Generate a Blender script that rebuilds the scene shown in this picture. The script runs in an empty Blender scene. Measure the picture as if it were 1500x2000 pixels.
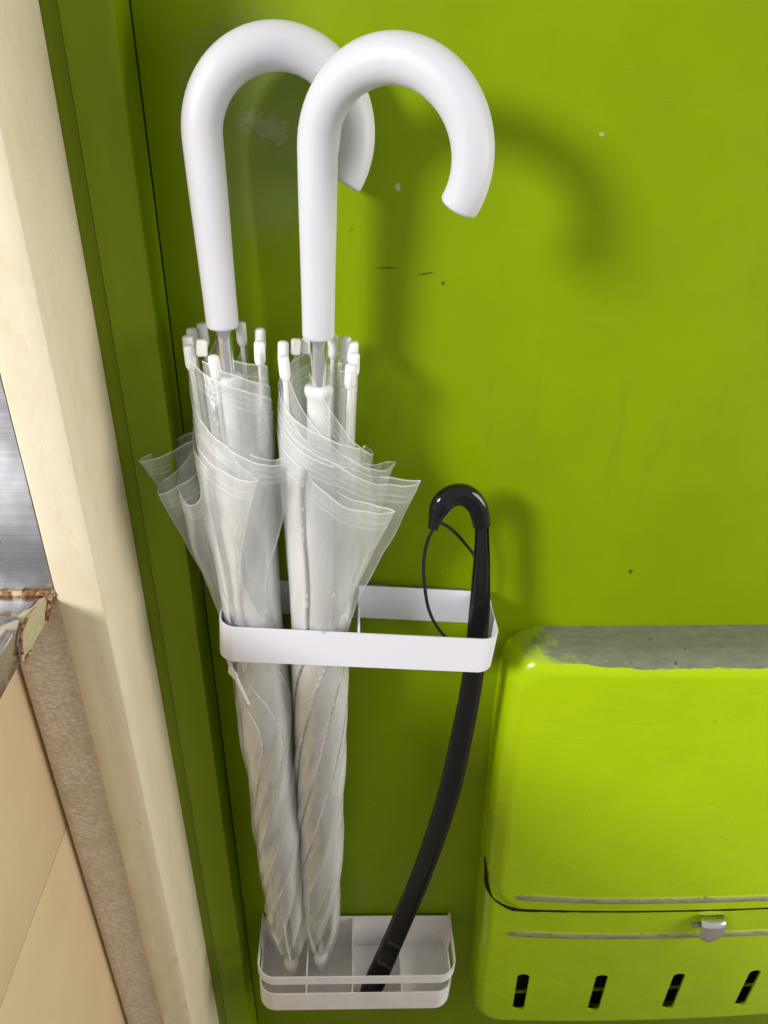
import bpy, bmesh, math, random
from mathutils import Vector, Matrix, noise
from mathutils.geometry import delaunay_2d_cdt

PI = math.pi
rnd = random.Random(7)
scene = bpy.context.scene
C = scene.collection

# ------------------------------------------------------------------ camera
cam_d = bpy.data.cameras.new('camera')
cam_d.sensor_fit = 'VERTICAL'
cam_d.sensor_height = 36.0
cam_d.lens = 36.0 * 1480.0 / 2000.0
cam_d.clip_start = 0.01
cam_d.clip_end = 100.0
cam = bpy.data.objects.new('camera', cam_d)
C.objects.link(cam)
right = Vector((0.99901495, -0.03812753, 0.02270296))
down = Vector((-0.00030098, -0.51742726, -0.85572714))
fwd = Vector((0.04437390, 0.85487737, -0.51692905))
M3 = Matrix((right, -down, -fwd)).transposed()
cam.matrix_world = Matrix.Translation((0.0, -0.525, 1.15)) @ M3.to_4x4()
scene.camera = cam

# ------------------------------------------------------------------ world and lamps (an indoor corridor)
world = bpy.data.worlds.new('World')
scene.world = world
world.use_nodes = True
bg = world.node_tree.nodes['Background']
bg.inputs['Color'].default_value = (1.0, 0.985, 0.97, 1)
bg.inputs['Strength'].default_value = 0.34

ld = bpy.data.lights.new('corridor_lamp', 'AREA')
ld.shape = 'DISK'
ld.size = 0.50
ld.energy = 40.0
ld.color = (1.0, 0.985, 0.985)
lamp = bpy.data.objects.new('corridor_lamp', ld)
C.objects.link(lamp)
lamp.location = (-1.50, -1.40, 1.90)
lamp.rotation_euler = (Vector((0.05, 0.0, 0.72)) - Vector(lamp.location)).to_track_quat('-Z', 'Y').to_euler()

ld2 = bpy.data.lights.new('far_lamp', 'AREA')
ld2.shape = 'DISK'
ld2.size = 0.9
ld2.energy = 15.0
ld2.color = (1.0, 0.95, 0.87)
lamp2 = bpy.data.objects.new('far_lamp', ld2)
C.objects.link(lamp2)
lamp2.location = (1.60, -0.52, 1.05)
lamp2.rotation_euler = (Vector((-0.1, -0.15, 0.70)) - Vector(lamp2.location)).to_track_quat('-Z', 'Y').to_euler()

vs = scene.view_settings
vs.view_transform = 'Standard'
vs.look = 'None'
vs.exposure = 0.25
vs.gamma = 1.0
vs.use_curve_mapping = False
scene.cycles.transparent_max_bounces = 40
scene.cycles.max_bounces = 14
scene.cycles.use_denoising = True
scene.cycles.use_adaptive_sampling = True
scene.cycles.adaptive_threshold = 0.03
scene.cycles.diffuse_bounces = 11
scene.cycles.sample_clamp_indirect = 4.0

# ------------------------------------------------------------------ node helpers
class NT:
    def __init__(self, name):
        self.m = bpy.data.materials.new(name)
        self.m.use_nodes = True
        self.t = self.m.node_tree
        self.t.nodes.clear()
        self.out = self.t.nodes.new('ShaderNodeOutputMaterial')
    def n(self, typ, **kw):
        nd = self.t.nodes.new(typ)
        for k, v in kw.items():
            setattr(nd, k, v)
        return nd
    def l(self, a, b):
        self.t.links.new(a, b)
    def put(self, sock, v):
        if v is None:
            return
        if isinstance(v, bpy.types.NodeSocket):
            self.l(v, sock)
        else:
            sock.default_value = v
    def coord(self, kind='Object'):
        return self.n('ShaderNodeTexCoord').outputs[kind]
    def mapping(self, vec, scale=(1, 1, 1), loc=(0, 0, 0), rot=(0, 0, 0)):
        nd = self.n('ShaderNodeMapping')
        self.l(vec, nd.inputs['Vector'])
        nd.inputs['Scale'].default_value = scale
        nd.inputs['Location'].default_value = loc
        nd.inputs['Rotation'].default_value = rot
        return nd.outputs[0]
    def noise(self, vec, scale, detail=3.0, rough=0.55, dist=0.0):
        nd = self.n('ShaderNodeTexNoise')
        self.l(vec, nd.inputs['Vector'])
        nd.inputs['Scale'].default_value = scale
        nd.inputs['Detail'].default_value = detail
        nd.inputs['Roughness'].default_value = rough
        nd.inputs['Distortion'].default_value = dist
        return nd.outputs['Fac']
    def voronoi(self, vec, scale, feature='F1', rand=1.0, out='Distance'):
        nd = self.n('ShaderNodeTexVoronoi', feature=feature)
        self.l(vec, nd.inputs['Vector'])
        nd.inputs['Scale'].default_value = scale
        nd.inputs['Randomness'].default_value = rand
        return nd.outputs[out]
    def rng(self, v, a, b, c=0.0, d=1.0, smooth=True):
        nd = self.n('ShaderNodeMapRange')
        nd.interpolation_type = 'SMOOTHSTEP' if smooth else 'LINEAR'
        nd.clamp = True
        self.put(nd.inputs['Value'], v)
        nd.inputs['From Min'].default_value = a
        nd.inputs['From Max'].default_value = b
        nd.inputs['To Min'].default_value = c
        nd.inputs['To Max'].default_value = d
        return nd.outputs['Result']
    def math(self, op, a, b=None, c=None):
        nd = self.n('ShaderNodeMath', operation=op)
        self.put(nd.inputs[0], a)
        self.put(nd.inputs[1], b)
        if c is not None:
            self.put(nd.inputs[2], c)
        return nd.outputs[0]
    def vmath(self, op, a, b=None, out=0):
        nd = self.n('ShaderNodeVectorMath', operation=op)
        self.put(nd.inputs[0], a)
        if b is not None:
            self.put(nd.inputs[1], b)
        return nd.outputs[out]
    def mix(self, fac, a, b):
        nd = self.n('ShaderNodeMix', data_type='RGBA')
        self.put(nd.inputs[0], fac)
        self.put(nd.inputs[6], a)
        self.put(nd.inputs[7], b)
        return nd.outputs[2]
    def bump(self, h, strength, dist, normal=None):
        nd = self.n('ShaderNodeBump')
        self.l(h, nd.inputs['Height'])
        nd.inputs['Strength'].default_value = strength
        nd.inputs['Distance'].default_value = dist
        if normal is not None:
            self.l(normal, nd.inputs['Normal'])
        return nd.outputs[0]
    def principled(self, color, rough=0.5, metal=0.0, normal=None, spec=None, **kw):
        nd = self.n('ShaderNodeBsdfPrincipled')
        self.put(nd.inputs['Base Color'], color)
        self.put(nd.inputs['Roughness'], rough)
        self.put(nd.inputs['Metallic'], metal)
        if normal is not None:
            self.l(normal, nd.inputs['Normal'])
        if spec is not None:
            self.put(nd.inputs['Specular IOR Level'], spec)
        for k, v in kw.items():
            self.put(nd.inputs[k], v)
        return nd.outputs[0]
    def done(self, shader):
        self.l(shader, self.out.inputs['Surface'])
        return self.m
    def mark(self, p, c, rx, rz, ang=0.0, warp=None, amount=0.5):
        """mask of a small blotch in the x-z plane, centred at c"""
        q = self.mapping(self.vmath('SUBTRACT', p, (c[0], c[1], c[2])), rot=(0, ang, 0))
        q = self.vmath('MULTIPLY', q, (1.0 / rx, 0.0, 1.0 / rz))
        ln = self.vmath('LENGTH', q, out=1)
        if warp is not None:
            ln = self.math('ADD', ln, self.math('MULTIPLY', self.math('SUBTRACT', warp, 0.5), amount * 4))
        return self.rng(ln, 0.6, 1.0, 1.0, 0.0)

def col(r, g, b):
    return (r, g, b, 1.0)

GREEN = col(0.300, 0.455, 0.0030)

# ------------------------------------------------------------------ materials
def mat_green_door():
    t = NT('green_paint_door')
    p = t.coord()
    big = t.noise(p, 6.0, 4, 0.6)
    c = t.mix(t.rng(big, 0.3, 0.7), col(0.205, 0.302, 0.0006), col(0.235, 0.342, 0.0008))
    grime = t.noise(t.mapping(p, (40, 40, 6)), 1.0, 5, 0.65)
    c = t.mix(t.rng(grime, 0.56, 0.8, 0, 0.22), c, col(0.12, 0.17, 0.02))
    fine = t.noise(p, 900.0, 3, 0.7)
    warp = t.noise(p, 260.0, 4, 0.7)
    # dust specks and chips
    v1 = t.voronoi(p, 34.0)
    thr = t.voronoi(p, 34.0, out='Color')
    sep = t.n('ShaderNodeSeparateColor'); t.l(thr, sep.inputs[0])
    speck = t.math('MULTIPLY', t.rng(t.math('ADD', v1, t.math('MULTIPLY', warp, 0.03)), 0.035, 0.05, 1, 0), t.rng(sep.outputs[0], 0.80, 0.82))
    c = t.mix(t.math('MULTIPLY', speck, 0.5), c, col(0.45, 0.52, 0.20))
    v2 = t.voronoi(t.mapping(p, loc=(3.1, 1.7, 0.4)), 19.0)
    th2 = t.voronoi(t.mapping(p, loc=(3.1, 1.7, 0.4)), 19.0, out='Color')
    sep2 = t.n('ShaderNodeSeparateColor'); t.l(th2, sep2.inputs[0])
    dchip = t.math('MULTIPLY', t.rng(t.math('ADD', v2, t.math('MULTIPLY', warp, 0.05)), 0.042, 0.058, 1, 0), t.rng(sep2.outputs[0], 0.72, 0.74))
    c = t.mix(t.math('MULTIPLY', dchip, 0.45), c, col(0.07, 0.08, 0.02))
    # marks that can be picked out on the door
    for (cc, rx, rz, ang, amt, k, kc) in (
            ((0.0246, 0, 1.0261), 0.0105, 0.0008, 0.02, 0.5, 0.75, col(0.05, 0.06, 0.01)),
            ((0.0509, 0, 1.0224), 0.0075, 0.0009, 0.14, 0.5, 0.8, col(0.05, 0.06, 0.01)),
            ((0.0636, 0, 1.0163), 0.0016, 0.0016, 0.0, 0.4, 0.8, col(0.05, 0.06, 0.01)),
            ((0.2421, 0, 0.772), 0.0022, 0.0034, 0.3, 0.5, 0.8, col(0.05, 0.06, 0.01)),
            ((0.0309, 0, 1.0771), 0.0022, 0.0030, 0.2, 0.5, 0.5, col(0.55, 0.60, 0.40)),
            ((0.1579, 0, 1.1101), 0.0018, 0.0013, 0.0, 0.5, 0.45, col(0.60, 0.64, 0.42)),
            ((-0.0518, 0, 1.1094), 0.017, 0.0080, -0.35, 1.3, 0.40, col(0.42, 0.46, 0.34)),
            ((-0.060, 0, 1.105), 0.050, 0.075, 0.0, 0.35, 0.30, col(0.22, 0.25, 0.17)),
            ((-0.020, 0, 1.101), 0.006, 0.003, -0.1, 1.0, 0.35, col(0.40, 0.44, 0.32))):
        m = t.mark(p, cc, rx, rz, ang, warp, amt)
        c = t.mix(t.math('MULTIPLY', m, k), c, kc)
    # scattered hairline scratches
    sc = t.noise(t.mapping(p, (14, 14, 900), rot=(0, 0.25, 0)), 1.0, 2, 0.5)
    c = t.mix(t.rng(sc, 0.71, 0.77, 0, 0.22), c, col(0.42, 0.52, 0.16))
    nb = t.bump(t.noise(p, 320.0, 3, 0.6), 0.10, 0.0006)
    nb = t.bump(t.noise(p, 14.0, 2, 0.5), 0.12, 0.006, nb)
    r = t.rng(t.noise(p, 40.0, 4, 0.7), 0.3, 0.75, 0.30, 0.46)
    return t.done(t.principled(c, r, 0, nb, 0.13))

def mat_green_frame():
    t = NT('green_paint_frame')
    p = t.coord()
    c = t.mix(t.rng(t.noise(t.mapping(p, (18, 18, 3)), 1.0, 4, 0.6), 0.3, 0.75), col(0.145, 0.212, 0.0010), col(0.185, 0.262, 0.002))
    d = t.rng(t.noise(t.mapping(p, (90, 90, 14)), 1.0, 4, 0.7), 0.62, 0.82, 0, 0.4)
    c = t.mix(d, c, col(0.13, 0.15, 0.02))
    v1 = t.voronoi(p, 60.0)
    th = t.voronoi(p, 60.0, out='Color')
    s = t.n('ShaderNodeSeparateColor'); t.l(th, s.inputs[0])
    m = t.math('MULTIPLY', t.rng(v1, 0.06, 0.09, 1, 0), t.rng(s.outputs[0], 0.86, 0.88))
    c = t.mix(t.math('MULTIPLY', m, 0.6), c, col(0.38, 0.34, 0.10))
    nb = t.bump(t.noise(p, 350.0, 3, 0.6), 0.12, 0.0006)
    return t.done(t.principled(c, 0.42, 0, nb, 0.2))

def mat_green_box(name, worn_top):
    t = NT(name)
    p = t.coord()
    big = t.noise(p, 9.0, 4, 0.6)
    c = t.mix(t.rng(big, 0.3, 0.7), col(0.40, 0.575, 0.0012), col(0.435, 0.62, 0.0015))
    warp = t.noise(p, 240.0, 4, 0.7)
    v1 = t.voronoi(p, 42.0)
    th = t.voronoi(p, 42.0, out='Color')
    s = t.n('ShaderNodeSeparateColor'); t.l(th, s.inputs[0])
    m = t.math('MULTIPLY', t.rng(t.math('ADD', v1, t.math('MULTIPLY', warp, 0.07)), 0.064, 0.092, 1, 0), t.rng(s.outputs[0], 0.66, 0.68))
    c = t.mix(t.math('MULTIPLY', m, 0.65), c, col(0.14, 0.15, 0.05))
    v2 = t.voronoi(t.mapping(p, loc=(1.3, 0.2, 2.4)), 26.0)
    th2 = t.voronoi(t.mapping(p, loc=(1.3, 0.2, 2.4)), 26.0, out='Color')
    s2 = t.n('ShaderNodeSeparateColor'); t.l(th2, s2.inputs[0])
    m2 = t.math('MULTIPLY', t.rng(t.math('ADD', v2, t.math('MULTIPLY', warp, 0.05)), 0.045, 0.062, 1, 0), t.rng(s2.outputs[1], 0.80, 0.82))
    c = t.mix(t.math('MULTIPLY', m2, 0.7), c, col(0.60, 0.66, 0.25))
    sc = t.noise(t.mapping(p, (30, 30, 500), rot=(0, 0.7, 0)), 1.0, 2, 0.5)
    c = t.mix(t.rng(sc, 0.68, 0.76, 0, 0.30), c, col(0.16, 0.20, 0.02))
    rough = t.rng(t.noise(p, 30.0, 4, 0.7), 0.3, 0.75, 0.14, 0.34)
    if worn_top:
        sp = t.n('ShaderNodeSeparateXYZ'); t.l(p, sp.inputs[0])
        edge = t.noise(t.mapping(p, (12, 60, 90)), 1.0, 5, 0.65)
        # bare metal where hands rubbed the paint off along the top
        zz = t.math('ADD', sp.outputs[2], t.math('MULTIPLY', t.math('SUBTRACT', edge, 0.5), 0.019))
        xx = t.math('ADD', sp.outputs[0], t.math('MULTIPLY', t.math('SUBTRACT', t.noise(t.mapping(p, (20, 20, 120)), 1.0, 4, 0.7), 0.5), 0.16))
        w = t.math('MULTIPLY', t.rng(zz, 0.7045, 0.7055), t.rng(xx, 0.135, 0.192))
        isl = t.rng(t.noise(t.mapping(p, (22, 90, 160)), 1.0, 5, 0.7), 0.60, 0.66)
        w = t.math('MULTIPLY', w, t.math('SUBTRACT', 1.0, t.math('MULTIPLY', isl, t.rng(zz, 0.712, 0.706, 0, 0.9))))
        gray = t.mix(t.rng(t.noise(t.mapping(p, (45, 150, 150)), 1.0, 5, 0.7), 0.3, 0.7), col(0.155, 0.165, 0.110), col(0.205, 0.215, 0.150))
        blk = t.math('MULTIPLY', t.rng(t.voronoi(p, 80.0), 0.10, 0.16, 1, 0), t.rng(warp, 0.5, 0.6))
        gray = t.mix(t.math('MULTIPLY', blk, 0.8), gray, col(0.05, 0.05, 0.03))
        c = t.mix(w, c, gray)
        rough = t.math('ADD', rough, t.math('MULTIPLY', w, 0.28))
    nb = t.bump(t.noise(p, 260.0, 3, 0.6), 0.10, 0.0005)
    nb = t.bump(t.noise(p, 18.0, 3, 0.5), 0.30, 0.005, nb)
    return t.done(t.principled(c, rough, 0, nb, 0.30))

def mat_worn_ridge():
    t = NT('worn_ridge')
    p = t.coord()
    n1 = t.noise(t.mapping(p, (60, 400, 260)), 1.0, 5, 0.7)
    c = t.mix(t.rng(n1, 0.40, 0.52), col(0.22, 0.21, 0.10), col(0.33, 0.32, 0.20))
    sp = t.n('ShaderNodeSeparateXYZ'); t.l(t.coord('Normal'), sp.inputs[0])
    side = t.rng(t.math('ABSOLUTE', sp.outputs[2]), 0.40, 0.62)
    c = t.mix(side, c, col(0.37, 0.47, 0.04))
    d = t.rng(t.noise(p, 180.0, 4, 0.7), 0.58, 0.7, 0, 0.7)
    c = t.mix(d, c, col(0.10, 0.10, 0.04))
    return t.done(t.principled(c, 0.5, 0, t.bump(n1, 0.3, 0.0005), 0.4))

def mat_plain(name, c, rough, spec=0.5, nscale=0, nstr=0.0, metal=0.0, var=0.0, **kw):
    t = NT(name)
    p = t.coord()
    cc = col(*c)
    if var:
        cc = t.mix(t.rng(t.noise(p, 35.0, 4, 0.65), 0.35, 0.75), col(*c), col(*[v * (1 - var) for v in c]))
    nb = t.bump(t.noise(p, nscale, 3, 0.6), nstr, 0.0004) if nscale else None
    return t.done(t.principled(cc, rough, metal, nb, spec, **kw))

def mat_post():
    t = NT('cream_painted_wood')
    p = t.coord()
    grain = t.noise(t.mapping(p, (300, 300, 110)), 1.0, 4, 0.65)
    blot = t.noise(t.mapping(p, (70, 70, 34)), 1.0, 5, 0.65)
    c = t.mix(t.rng(grain, 0.3, 0.7), col(0.755, 0.665, 0.475), col(0.775, 0.685, 0.495))
    c = t.mix(t.rng(blot, 0.45, 0.75, 0, 0.5), c, col(0.69, 0.575, 0.37))
    v = t.voronoi(t.mapping(p, (1, 1, 0.6)), 70.0)
    th = t.voronoi(t.mapping(p, (1, 1, 0.6)), 70.0, out='Color')
    s = t.n('ShaderNodeSeparateColor'); t.l(th, s.inputs[0])
    w = t.noise(p, 300.0, 3, 0.7)
    m = t.math('MULTIPLY', t.rng(t.math('ADD', v, t.math('MULTIPLY', w, 0.1)), 0.10, 0.14, 1, 0), t.rng(s.outputs[0], 0.86, 0.88))
    c = t.mix(t.math('MULTIPLY', m, 0.7), c, col(0.22, 0.13, 0.05))
    nb = t.bump(grain, 0.08, 0.0006)
    nb = t.bump(t.noise(t.mapping(p, (1, 1, 0.5)), 420.0, 4, 0.7), 0.35, 0.0010, nb)
    return t.done(t.principled(c, 0.55, 0, nb, 0.3))

def mat_wallpaper():
    t = NT('embossed_wallpaper')
    p = t.coord()
    w = t.noise(p, 200.0, 2, 0.5)
    pw = t.vmath('ADD', p, t.vmath('MULTIPLY', t.vmath('SUBTRACT', t.noise(p, 260.0, 2, 0.6), (0.5, 0.5, 0.5)), (0.002, 0, 0.002)))
    cells = t.voronoi(t.mapping(pw, (250, 1, 470)), 1.0, 'SMOOTH_F1', 0.75)
    rows = t.noise(t.mapping(p, (90, 1, 700)), 1.0, 2, 0.5)
    h = t.math('ADD', t.math('MULTIPLY', cells, -0.9), t.math('MULTIPLY', rows, 0.5))
    c = t.mix(t.rng(cells, 0.1, 0.8), col(0.80, 0.69, 0.59), col(0.58, 0.475, 0.39))
    c = t.mix(t.rng(t.noise(p, 24.0, 4, 0.6), 0.45, 0.75, 0, 0.45), c, col(0.55, 0.46, 0.27))
    nb = t.bump(h, 0.85, 0.0018)
    return t.done(t.principled(c, 0.65, 0, nb, 0.25))

def mat_tan_panel():
    t = NT('tan_laminate')
    p = t.coord()
    c = t.mix(t.rng(t.noise(p, 12.0, 4, 0.6), 0.3, 0.7), col(0.68, 0.545, 0.335), col(0.72, 0.585, 0.37))
    c = t.mix(t.rng(t.noise(p, 380.0, 3, 0.7), 0.45, 0.8, 0, 0.35), c, col(0.62, 0.47, 0.26))
    return t.done(t.principled(c, 0.5, 0, t.bump(t.noise(p, 420.0, 3, 0.7), 0.18, 0.0006), 0.3))

def mat_steel(name, rough=0.28, rust=False):
    t = NT(name)
    p = t.coord()
    br = t.noise(t.mapping(p, (9, 60, 900)), 1.0, 3, 0.6)
    big = t.noise(p, 14.0, 4, 0.6)
    c = t.mix(t.rng(br, 0.35, 0.7), col(0.56, 0.56, 0.58), col(0.72, 0.72, 0.73))
    metal = 1.0
    if rust:
        r = t.rng(t.noise(p, 110.0, 4, 0.6), 0.60, 0.70)
        c = t.mix(t.math('MULTIPLY', r, 0.7), c, col(0.17, 0.075, 0.02))
        metal = t.math('SUBTRACT', 1.0, t.math('MULTIPLY', r, 0.8))
    sc = t.rng(t.noise(t.mapping(p, (60, 60, 300), rot=(0, 0.9, 0)), 1.0, 3, 0.6), 0.70, 0.78, 0, 0.25)
    rg = t.math('ADD', t.rng(big, 0.3, 0.7, rough - 0.06, rough + 0.08), sc)
    nb = t.bump(br, 0.10, 0.0004)
    nb = t.bump(t.noise(p, 28.0, 2, 0.5), 0.25, 0.004, nb)
    return t.done(t.principled(c, rg, metal, nb, 0.5))

def mat_rust_bead():
    t = NT('rusty_sealant')
    p = t.coord()
    n1 = t.noise(p, 320.0, 5, 0.75)
    n2 = t.noise(p, 120.0, 4, 0.7)
    c = t.mix(t.rng(n1, 0.40, 0.55), col(0.035, 0.018, 0.012), col(0.34, 0.15, 0.035))
    c = t.mix(t.rng(n2, 0.50, 0.60), c, col(0.60, 0.48, 0.33))
    return t.done(t.principled(c, 0.6, 0, t.bump(n1, 0.6, 0.002), 0.4))

def mat_old_filler():
    t = NT('stained_filler')
    p = t.coord()
    n1 = t.noise(p, 260.0, 5, 0.7)
    sp = t.n('ShaderNodeSeparateXYZ'); t.l(p, sp.inputs[0])
    c = t.mix(t.rng(n1, 0.35, 0.7), col(0.50, 0.46, 0.30), col(0.40, 0.35, 0.20))
    r = t.rng(t.noise(p, 110.0, 5, 0.7), 0.56, 0.66)
    c = t.mix(t.math('MULTIPLY', r, 0.75), c, col(0.45, 0.27, 0.05))
    return t.done(t.principled(c, 0.55, 0, t.bump(n1, 0.4, 0.001), 0.35))

def mat_vinyl():
    """clear vinyl film: mostly see-through, a little milky, glossy, welded hem"""
    t = NT('clear_vinyl_film')
    uv = t.n('ShaderNodeUVMap'); uv.uv_map = 'UVMap'
    sp = t.n('ShaderNodeSeparateXYZ'); t.l(uv.outputs[0], sp.inputs[0])
    u, v = sp.outputs[0], sp.outputs[1]          # u extra haze, v metres below the hem
    p = t.coord()
    wr = t.noise(t.mapping(p, (85, 85, 34)), 1.0, 3, 0.6, 0.8)
    nb = t.bump(wr, 0.28, 0.004)
    fr = t.n('ShaderNodeFresnel'); fr.inputs['IOR'].default_value = 1.42
    lw = t.n('ShaderNodeLayerWeight'); lw.inputs['Blend'].default_value = 0.35
    graz = t.math('POWER', lw.outputs['Facing'], 3.0)
    hemline = t.rng(v, 0.0009, 0.0013, 1, 0)
    weld = t.math('MULTIPLY', t.rng(v, 0.0125, 0.0132), t.rng(v, 0.0140, 0.0147, 1, 0))
    weld2 = t.math('MULTIPLY', t.rng(v, 0.0080, 0.0086), t.rng(v, 0.0092, 0.0098, 1, 0))
    band = t.rng(v, 0.013, 0.0135, 1, 0)
    milk = t.math('ADD', 0.155, t.math('MULTIPLY', graz, 0.34))
    milk = t.math('ADD', milk, t.math('MULTIPLY', hemline, 0.38))
    milk = t.math('ADD', milk, t.math('MULTIPLY', weld, 0.14))
    milk = t.math('ADD', milk, t.math('MULTIPLY', weld2, 0.10))
    milk = t.math('ADD', milk, t.math('MULTIPLY', band, 0.035))
    milk = t.math('ADD', milk, t.rng(wr, 0.62, 0.74, 0, 0.07))
    milk = t.math('ADD', milk, u)                # stuck-together inner layers
    milk = t.math('MINIMUM', milk, 0.9)
    tr = t.n('ShaderNodeBsdfTransparent'); tr.inputs[0].default_value = (0.998, 1.0, 0.998, 1)
    df = t.n('ShaderNodeBsdfDiffuse'); df.inputs[0].default_value = (0.982, 0.990, 0.988, 1)
    tl = t.n('ShaderNodeBsdfTranslucent'); tl.inputs[0].default_value = (0.982, 0.990, 0.988, 1)
    t.l(nb, df.inputs['Normal'])
    m0 = t.n('ShaderNodeMixShader'); m0.inputs[0].default_value = 0.16
    t.l(df.outputs[0], m0.inputs[1]); t.l(tl.outputs[0], m0.inputs[2])
    m1 = t.n('ShaderNodeMixShader'); t.l(milk, m1.inputs[0])
    t.l(tr.outputs[0], m1.inputs[1]); t.l(m0.outputs[0], m1.inputs[2])
    gl = t.n('ShaderNodeBsdfGlossy'); gl.inputs['Roughness'].default_value = 0.10
    gl.inputs['Color'].default_value = (1, 1, 1, 1); t.l(nb, gl.inputs['Normal'])
    m2 = t.n('ShaderNodeMixShader')
    t.l(t.math('MINIMUM', t.math('MULTIPLY', fr.outputs[0], 0.85), 0.5), m2.inputs[0])
    t.l(m1.outputs[0], m2.inputs[1]); t.l(gl.outputs[0], m2.inputs[2])
    return t.done(m2.outputs[0])

M = dict(
    door=mat_green_door(), frame=mat_green_frame(),
    box_lid=mat_green_box('green_paint_lid', True), box_body=mat_green_box('green_paint_body', False),
    ridge=mat_worn_ridge(), post=mat_post(), paper=mat_wallpaper(), tan=mat_tan_panel(),
    steel=mat_steel('brushed_steel'), steel_rust=mat_steel('stained_steel', 0.22, True),
    bead=mat_rust_bead(), filler=mat_old_filler(), vinyl=mat_vinyl(),
    handle=mat_plain('white_satin_handle', (0.68, 0.68, 0.725), 0.46, 0.45, 500, 0.03, var=0.035),
    white=mat_plain('white_powder_coat', (0.80, 0.80, 0.88), 0.46, 0.45, 900, 0.08),
    tray=mat_plain('white_plastic_tray', (0.86, 0.835, 0.845), 0.45, 0.4, 700, 0.05, var=0.10),
    cap=mat_plain('white_nylon', (0.88, 0.88, 0.88), 0.35, 0.5),
    tab=mat_plain('cream_tab', (0.86, 0.84, 0.79), 0.5, 0.4),
    rib=mat_plain('white_fibre_rod', (0.76, 0.76, 0.73), 0.4, 0.5),
    chrome=mat_plain('chrome', (0.86, 0.86, 0.87), 0.20, 0.5, metal=1.0),
    black=mat_plain('black_gloss_plastic', (0.006, 0.006, 0.007), 0.11, 0.5, 300, 0.04),
    cord=mat_plain('black_cord', (0.012, 0.012, 0.013), 0.55, 0.3),
    nickel=mat_plain('worn_nickel', (0.95, 0.92, 0.90), 0.14, 0.6, 120, 0.25, metal=1.0, var=0.08),
    zinc=mat_plain('zinc_pin', (0.35, 0.40, 0.42), 0.4, 0.5, metal=1.0),
    gap=mat_plain('painted_gap_shade', (0.012, 0.014, 0.004), 0.8, 0.2),
    magnet=mat_plain('grey_magnet', (0.16, 0.16, 0.16), 0.6, 0.3),
    floor=mat_plain('grey_floor', (0.20, 0.18, 0.15), 0.7, 0.3, var=0.3),
)

# ------------------------------------------------------------------ object helpers
def mesh_obj(name, verts, faces, mat, parent=None, smooth=True, uvs=None):
    me = bpy.data.meshes.new(name)
    me.from_pydata([tuple(v) for v in verts], [], faces)
    me.update()
    if smooth:
        me.polygons.foreach_set('use_smooth', [True] * len(me.polygons))
    if uvs is not None:
        lay = me.uv_layers.new(name='UVMap')
        for lp in me.loops:
            lay.data[lp.index].uv = uvs[lp.vertex_index]
    if mat is not None:
        me.materials.append(mat)
    o = bpy.data.objects.new(name, me)
    C.objects.link(o)
    if parent is not None:
        o.parent = parent
    return o

def bm_obj(name, bm, mat, parent=None, smooth=False, angle=None):
    me = bpy.data.meshes.new(name)
    bmesh.ops.recalc_face_normals(bm, faces=bm.faces)
    bm.to_mesh(me); bm.free()
    if smooth:
        me.polygons.foreach_set('use_smooth', [True] * len(me.polygons))
        if angle is not None:
            me.set_sharp_from_angle(angle=math.radians(angle))
    me.materials.append(mat)
    o = bpy.data.objects.new(name, me)
    C.objects.link(o)
    if parent is not None:
        o.parent = parent
    return o

def add_box(bm, x0, x1, y0, y1, z0, z1):
    v = [bm.verts.new((x, y, z)) for x in (x0, x1) for y in (y0, y1) for z in (z0, z1)]
    for f in ((0, 1, 3, 2), (4, 6, 7, 5), (0, 4, 5, 1), (2, 3, 7, 6), (0, 2, 6, 4), (1, 5, 7, 3)):
        bm.faces.new([v[i] for i in f])

def box_obj(name, x0, x1, y0, y1, z0, z1, mat, parent=None, bevel=0.0, seg=2):
    bm = bmesh.new()
    add_box(bm, x0, x1, y0, y1, z0, z1)
    if bevel:
        bmesh.ops.bevel(bm, geom=bm.edges[:], offset=bevel, segments=seg, affect='EDGES', profile=0.5)
    return bm_obj(name, bm, mat, parent, smooth=bool(bevel), angle=50 if bevel else None)

def empty(name, loc=(0, 0, 0)):
    o = bpy.data.objects.new(name, None)
    o.empty_display_size = 0.02
    o.location = loc
    C.objects.link(o)
    return o

def tag(o, label=None, category=None, group=None, kind=None):
    if label: o['label'] = label
    if category: o['category'] = category
    if group: o['group'] = group
    if kind: o['kind'] = kind
    return o

def catmull(pts, n):
    """resample a list of tuples with a Catmull-Rom spline"""
    P = [Vector(p) for p in pts]
    P = [P[0] * 2 - P[1]] + P + [P[-1] * 2 - P[-2]]
    out = []
    for i in range(1, len(P) - 2):
        for k in range(n):
            t = k / n
            a, b, c, d = P[i - 1], P[i], P[i + 1], P[i + 2]
            out.append(0.5 * ((2 * b) + (c - a) * t + (2 * a - 5 * b + 4 * c - d) * t * t + (3 * b - a - 3 * c + d) * t ** 3))
    out.append(P[-2].copy())
    return out

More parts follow.
